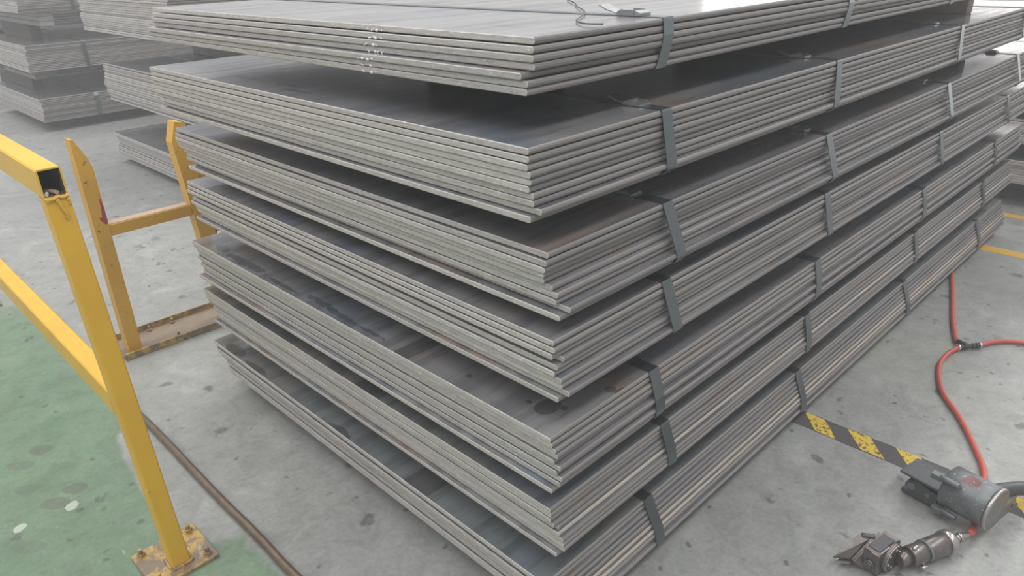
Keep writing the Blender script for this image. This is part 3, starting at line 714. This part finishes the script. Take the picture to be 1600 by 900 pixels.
m2 = MB(); m2.prism([(0.052, 0.020), (0.120, 0.020), (0.135, 0.034), (0.128, 0.052), (0.100, 0.058), (0.070, 0.050), (0.052, 0.050)], 'x', -0.028, -0.012); m2.build('lever', TOOLD, t1)
m3 = MB(); m3.cyl((-0.030, 0.118, 0.036), (-0.022, 0.118, 0.036), 0.010, n=18); m3.cyl((-0.031, 0.075, 0.034), (-0.024, 0.075, 0.034), 0.007, n=6); m3.build('pivot_bolt', TOOLG, t1)
for (rx, rz, y0, y1, rr) in ((-0.050, 0.122, 0.050, 0.004, 0.0075), (-0.048, 0.030, 0.032, -0.006, 0.0065)):
    rd = MB(); rd.cyl((rx, y0, rz), (rx, y1, rz), rr, n=14, bev=0.0015); rd.box(rx - 0.006, rx + 0.012, y0 - 0.006, y0 + 0.02, rz - 0.012, rz + 0.003, 0, None, 0.001)
    rd.build('tie_rod', TOOLG, t1)
zk = zc - 0.020
bk = MB(); bk.prism([(0.046, zk - 0.030), (0.052, zk - 0.004), (0.112, zk - 0.006), (0.126, zk - 0.014), (0.126, zk - 0.034), (0.112, zk - 0.042), (0.060, zk - 0.040)], 'y', -0.064, -0.054)
bk.prism([(0.046, -0.050), (0.050, -0.066), (0.120, -0.064), (0.122, -0.050)], 'z', zk - 0.006, zk + 0.001)
bk.cyl((0.108, -0.0638, zk - 0.024), (0.108, -0.0652, zk - 0.024), 0.0055, n=12, mi=1); bk.build('bracket', [TOOLW, BLACKP], t1)
hd = MB(); hd.tube(smooth_path([(0.036, -0.020, 0.074), (0.075, -0.032, 0.071), (0.115, -0.045, 0.066), (0.165, -0.063, 0.055), (0.22, -0.085, 0.035)], 6), 0.0175, 14); hd.build('handle', TOOLD, t1)
tk = MB(); tk.cyl((0.0, 0.02, zc + R_ - 0.004), (0.0, 0.02, zc + R_ + 0.010), 0.008, n=12, bev=0.001); 
# ------------------------------------------------------------------ small pneumatic sealer in front
t2 = empty('pneumatic_sealer', (0.632, -0.430, 0), math.radians(-9.8)); tag(t2, 'small worn steel pneumatic crimping tool with jaws and round grip, nearest the camera', 'power tool')
hb = MB(); cx = 0.012
hb.prism([(0.0, 0.010), (0.010, 0.0), (0.074, 0.0), (0.088, 0.014), (0.088, 0.058), (0.080, 0.070), (0.004, 0.070), (0.0, 0.066)], 'y', 0.0, 0.036); hb.build('head_block', TOOLB, t2)
tp = MB(); tp.box(0.006, 0.068, 0.004, 0.032, 0.0695, 0.0722, 0, None, 0.001); tp.build('top_cover', TOOLD, t2)
ed = MB()
for (a, b) in (((0.003, 0.0005, 0.0705), (0.069, 0.0005, 0.0705)), ((0.0003, 0.001, 0.064), (0.0003, 0.035, 0.064))):
    ed.cyl(a, b, 0.0014, n=6)
ed.build('worn_edge', CHROME, t2)
dk = MB(); dk.cyl((0.050, 0.004, 0.037), (0.050, -0.009, 0.037), 0.036, n=30, bev=0.002); dko = dk.build('gear_cover', TOOLB, t2)
rg_ = MB(); 
pts = [(0.050 + 0.0345 * math.cos(a), -0.0095, 0.037 + 0.0345 * math.sin(a)) for a in [math.radians(d) for d in range(60, 301, 12)]]
rg_.tube(pts, 0.0014, 6); rg_.build('cover_rim', CHROME, dko)
for k in range(6):
    a = math.radians(60 * k + 20); sc = MB(); p = (0.050 + 0.023 * math.cos(a), -0.008, 0.037 + 0.023 * math.sin(a)); sc.cyl(p, (p[0], -0.0115, p[2]), 0.0032, n=10, bev=0.0006); sc.build('screw', CHROME, dko)
nt = MB(); nt.cyl((0.002, 0.018, 0.030), (-0.006, 0.018, 0.030), 0.0125, n=6); nt.cyl((-0.005, 0.018, 0.030), (-0.009, 0.018, 0.030), 0.0075, n=12, bev=0.001); nt.build('nut', TOOLB, t2)
def hull_mb(pts):
    import bmesh
    bm = bmesh.new(); vs_ = [bm.verts.new(p) for p in pts]; bmesh.ops.convex_hull(bm, input=vs_)
    bmesh.ops.delete(bm, geom=[v for v in bm.verts if not v.link_faces], context='VERTS')
    bm.verts.index_update(); mb = MB(); mb.add([v.co[:] for v in bm.verts], [[v.index for v in f.verts] for f in bm.faces]); bm.free(); return mb
T2I = Matrix.Rotation(math.radians(9.8), 4, 'Z') @ Matrix.Translation((-0.632, 0.430, 0))
loc2 = lambda pts: [tuple(T2I @ Vector(p)) for p in pts]
hull_mb(loc2([(0.600, -0.344, 0.031), (0.6005, -0.3445, 0.027), (0.623, -0.374, 0.031), (0.6235, -0.3745, 0.026), (0.646, -0.366, 0.071), (0.657, -0.392, 0.072),
              (0.668, -0.372, 0.073), (0.690, -0.396, 0.073), (0.672, -0.366, 0.03), (0.70, -0.392, 0.03), (0.655, -0.388, 0.024)])).build('upper_jaw', TOOLB, t2)
hull_mb(loc2([(0.602, -0.3485, 0.021), (0.603, -0.349, 0.015), (0.619, -0.3745, 0.021), (0.6195, -0.375, 0.014), (0.66, -0.36, 0.021), (0.67, -0.39, 0.021), (0.66, -0.36, 0.008), (0.67, -0.39, 0.008)])).build('lower_jaw', CHROME, t2)
hull_mb(loc2([(0.6225, -0.3765, 0.029), (0.6565, -0.3945, 0.073), (0.700, -0.400, 0.073), (0.705, -0.404, 0.01), (0.640, -0.396, 0.004), (0.624, -0.384, 0.018),
              (0.6205, -0.384, 0.027), (0.6535, -0.404, 0.071), (0.698, -0.410, 0.071), (0.638, -0.406, 0.004)])).build('side_plate', TOOLB, t2)
sp = MB(); sp.cyl(loc2([(0.655, -0.398, 0.052)])[0], loc2([(0.645, -0.405, 0.052)])[0], 0.0055, n=10, bev=0.001); sp.build('pin', CHROME, t2)
le = loc2([(0.6207, -0.3805, 0.0295), (0.6548, -0.3995, 0.0735)]); sp = MB(); sp.cyl(le[0], le[1], 0.0011, n=6); sp.build('worn_edge', CHROME, t2)
jr = MB(); jp = loc2([(0.664, -0.376, 0.073), (0.676, -0.402, 0.073)]); jr.cyl(jp[0], jp[1], 0.0055, n=14, bev=0.001); jr.build('jaw_hinge', TOOLD, t2)
# grip along its own axis
g0 = Vector(T2I @ Vector((0.698, -0.4605, 0.0315))); gd = (T2I.to_3x3() @ Vector((0.912, -0.410, 0.0))).normalized()
gp = lambda s: g0 + gd * s
gr = MB(); gr.cyl(gp(-0.012), gp(0.020), 0.0165, 0.0175, n=24); gr.cyl(gp(0.018), gp(0.066), 0.0240, 0.0240, n=30, bev=0.002); gr.cyl(gp(0.065), gp(0.128), 0.0255, 0.0265, n=30, bev=0.002); gro = gr.build('grip', TOOLB, t2)
r1 = MB(); r1.cyl(gp(0.127), gp(0.147), 0.0295, n=30, bev=0.003); r1.build('collar', CHROME, gro)
r2 = MB(); r2.cyl(gp(0.063), gp(0.070), 0.0266, n=30, bev=0.001); r2.build('band', TOOLG, gro)
ft = MB(); ft.cyl(gp(0.147), gp(0.162), 0.0145, n=6); ft.cyl(gp(0.162), gp(0.205), 0.008, n=14, bev=0.001); ft.cyl(gp(0.172), gp(0.182), 0.0115, n=14, bev=0.001); ft.build('air_fitting', CHROME, t2)
yk = MB(); sd = Vector((-gd.y, gd.x, 0))
a = gp(0.024)
yk.cyl(a + Vector((-0.004, -0.004, 0.026)), a + Vector((0.010, -0.006, 0.028)), 0.0048, n=10, bev=0.001)
yk.cyl(a + Vector((0.000, -0.030, -0.014)), a + Vector((0.016, -0.034, -0.014)), 0.0048, n=10, bev=0.001)
yk.cyl(a + Vector((0.008, -0.004, 0.028)), a + Vector((0.010, -0.031, -0.014)), 0.0042, n=8)
yk.build('trigger', CHROME, t2)

# ------------------------------------------------------------------ loose wire on the top bundle
wr = MB(); zt = 1.205 + 0.0034
wp = smooth_path([(0.80, 0.64, 0), (0.70, 0.56, 0), (0.60, 0.45, 0), (0.53, 0.385, 0), (0.42, 0.27, 0), (0.33, 0.205, 0), (0.27, 0.165, 0), (0.235, 0.125, 0), (0.228, 0.098, 0), (0.236, 0.076, 0)], 6)
wr.tube(wp, 0.0014, 6); wo = wr.build('binding_wire', BLACKP); wo.location = (0, 0, zt); tag(wo, 'thin dark wire curling on the bright top of the topmost bundle', 'wire')

# ------------------------------------------------------------------ thin dusty haze hanging in the hall
hm = bpy.data.materials.new('dusty_air'); hm.use_nodes = True; nt_ = hm.node_tree; nt_.nodes.clear()
vo = nt_.nodes.new('ShaderNodeVolumeScatter'); ou = nt_.nodes.new('ShaderNodeOutputMaterial'); nt_.links.new(vo.outputs[0], ou.inputs['Volume'])
vo.inputs['Density'].default_value = 0.031; vo.inputs['Color'].default_value = (0.97, 0.98, 1.0, 1)
hz = MB(); hz.box(-8.5, 21, -8.5, 17, -0.05, 8.0); ho_ = hz.build('haze', hm); tag(ho_, 'thin dusty haze hanging in the hall air', 'haze', None, 'stuff')
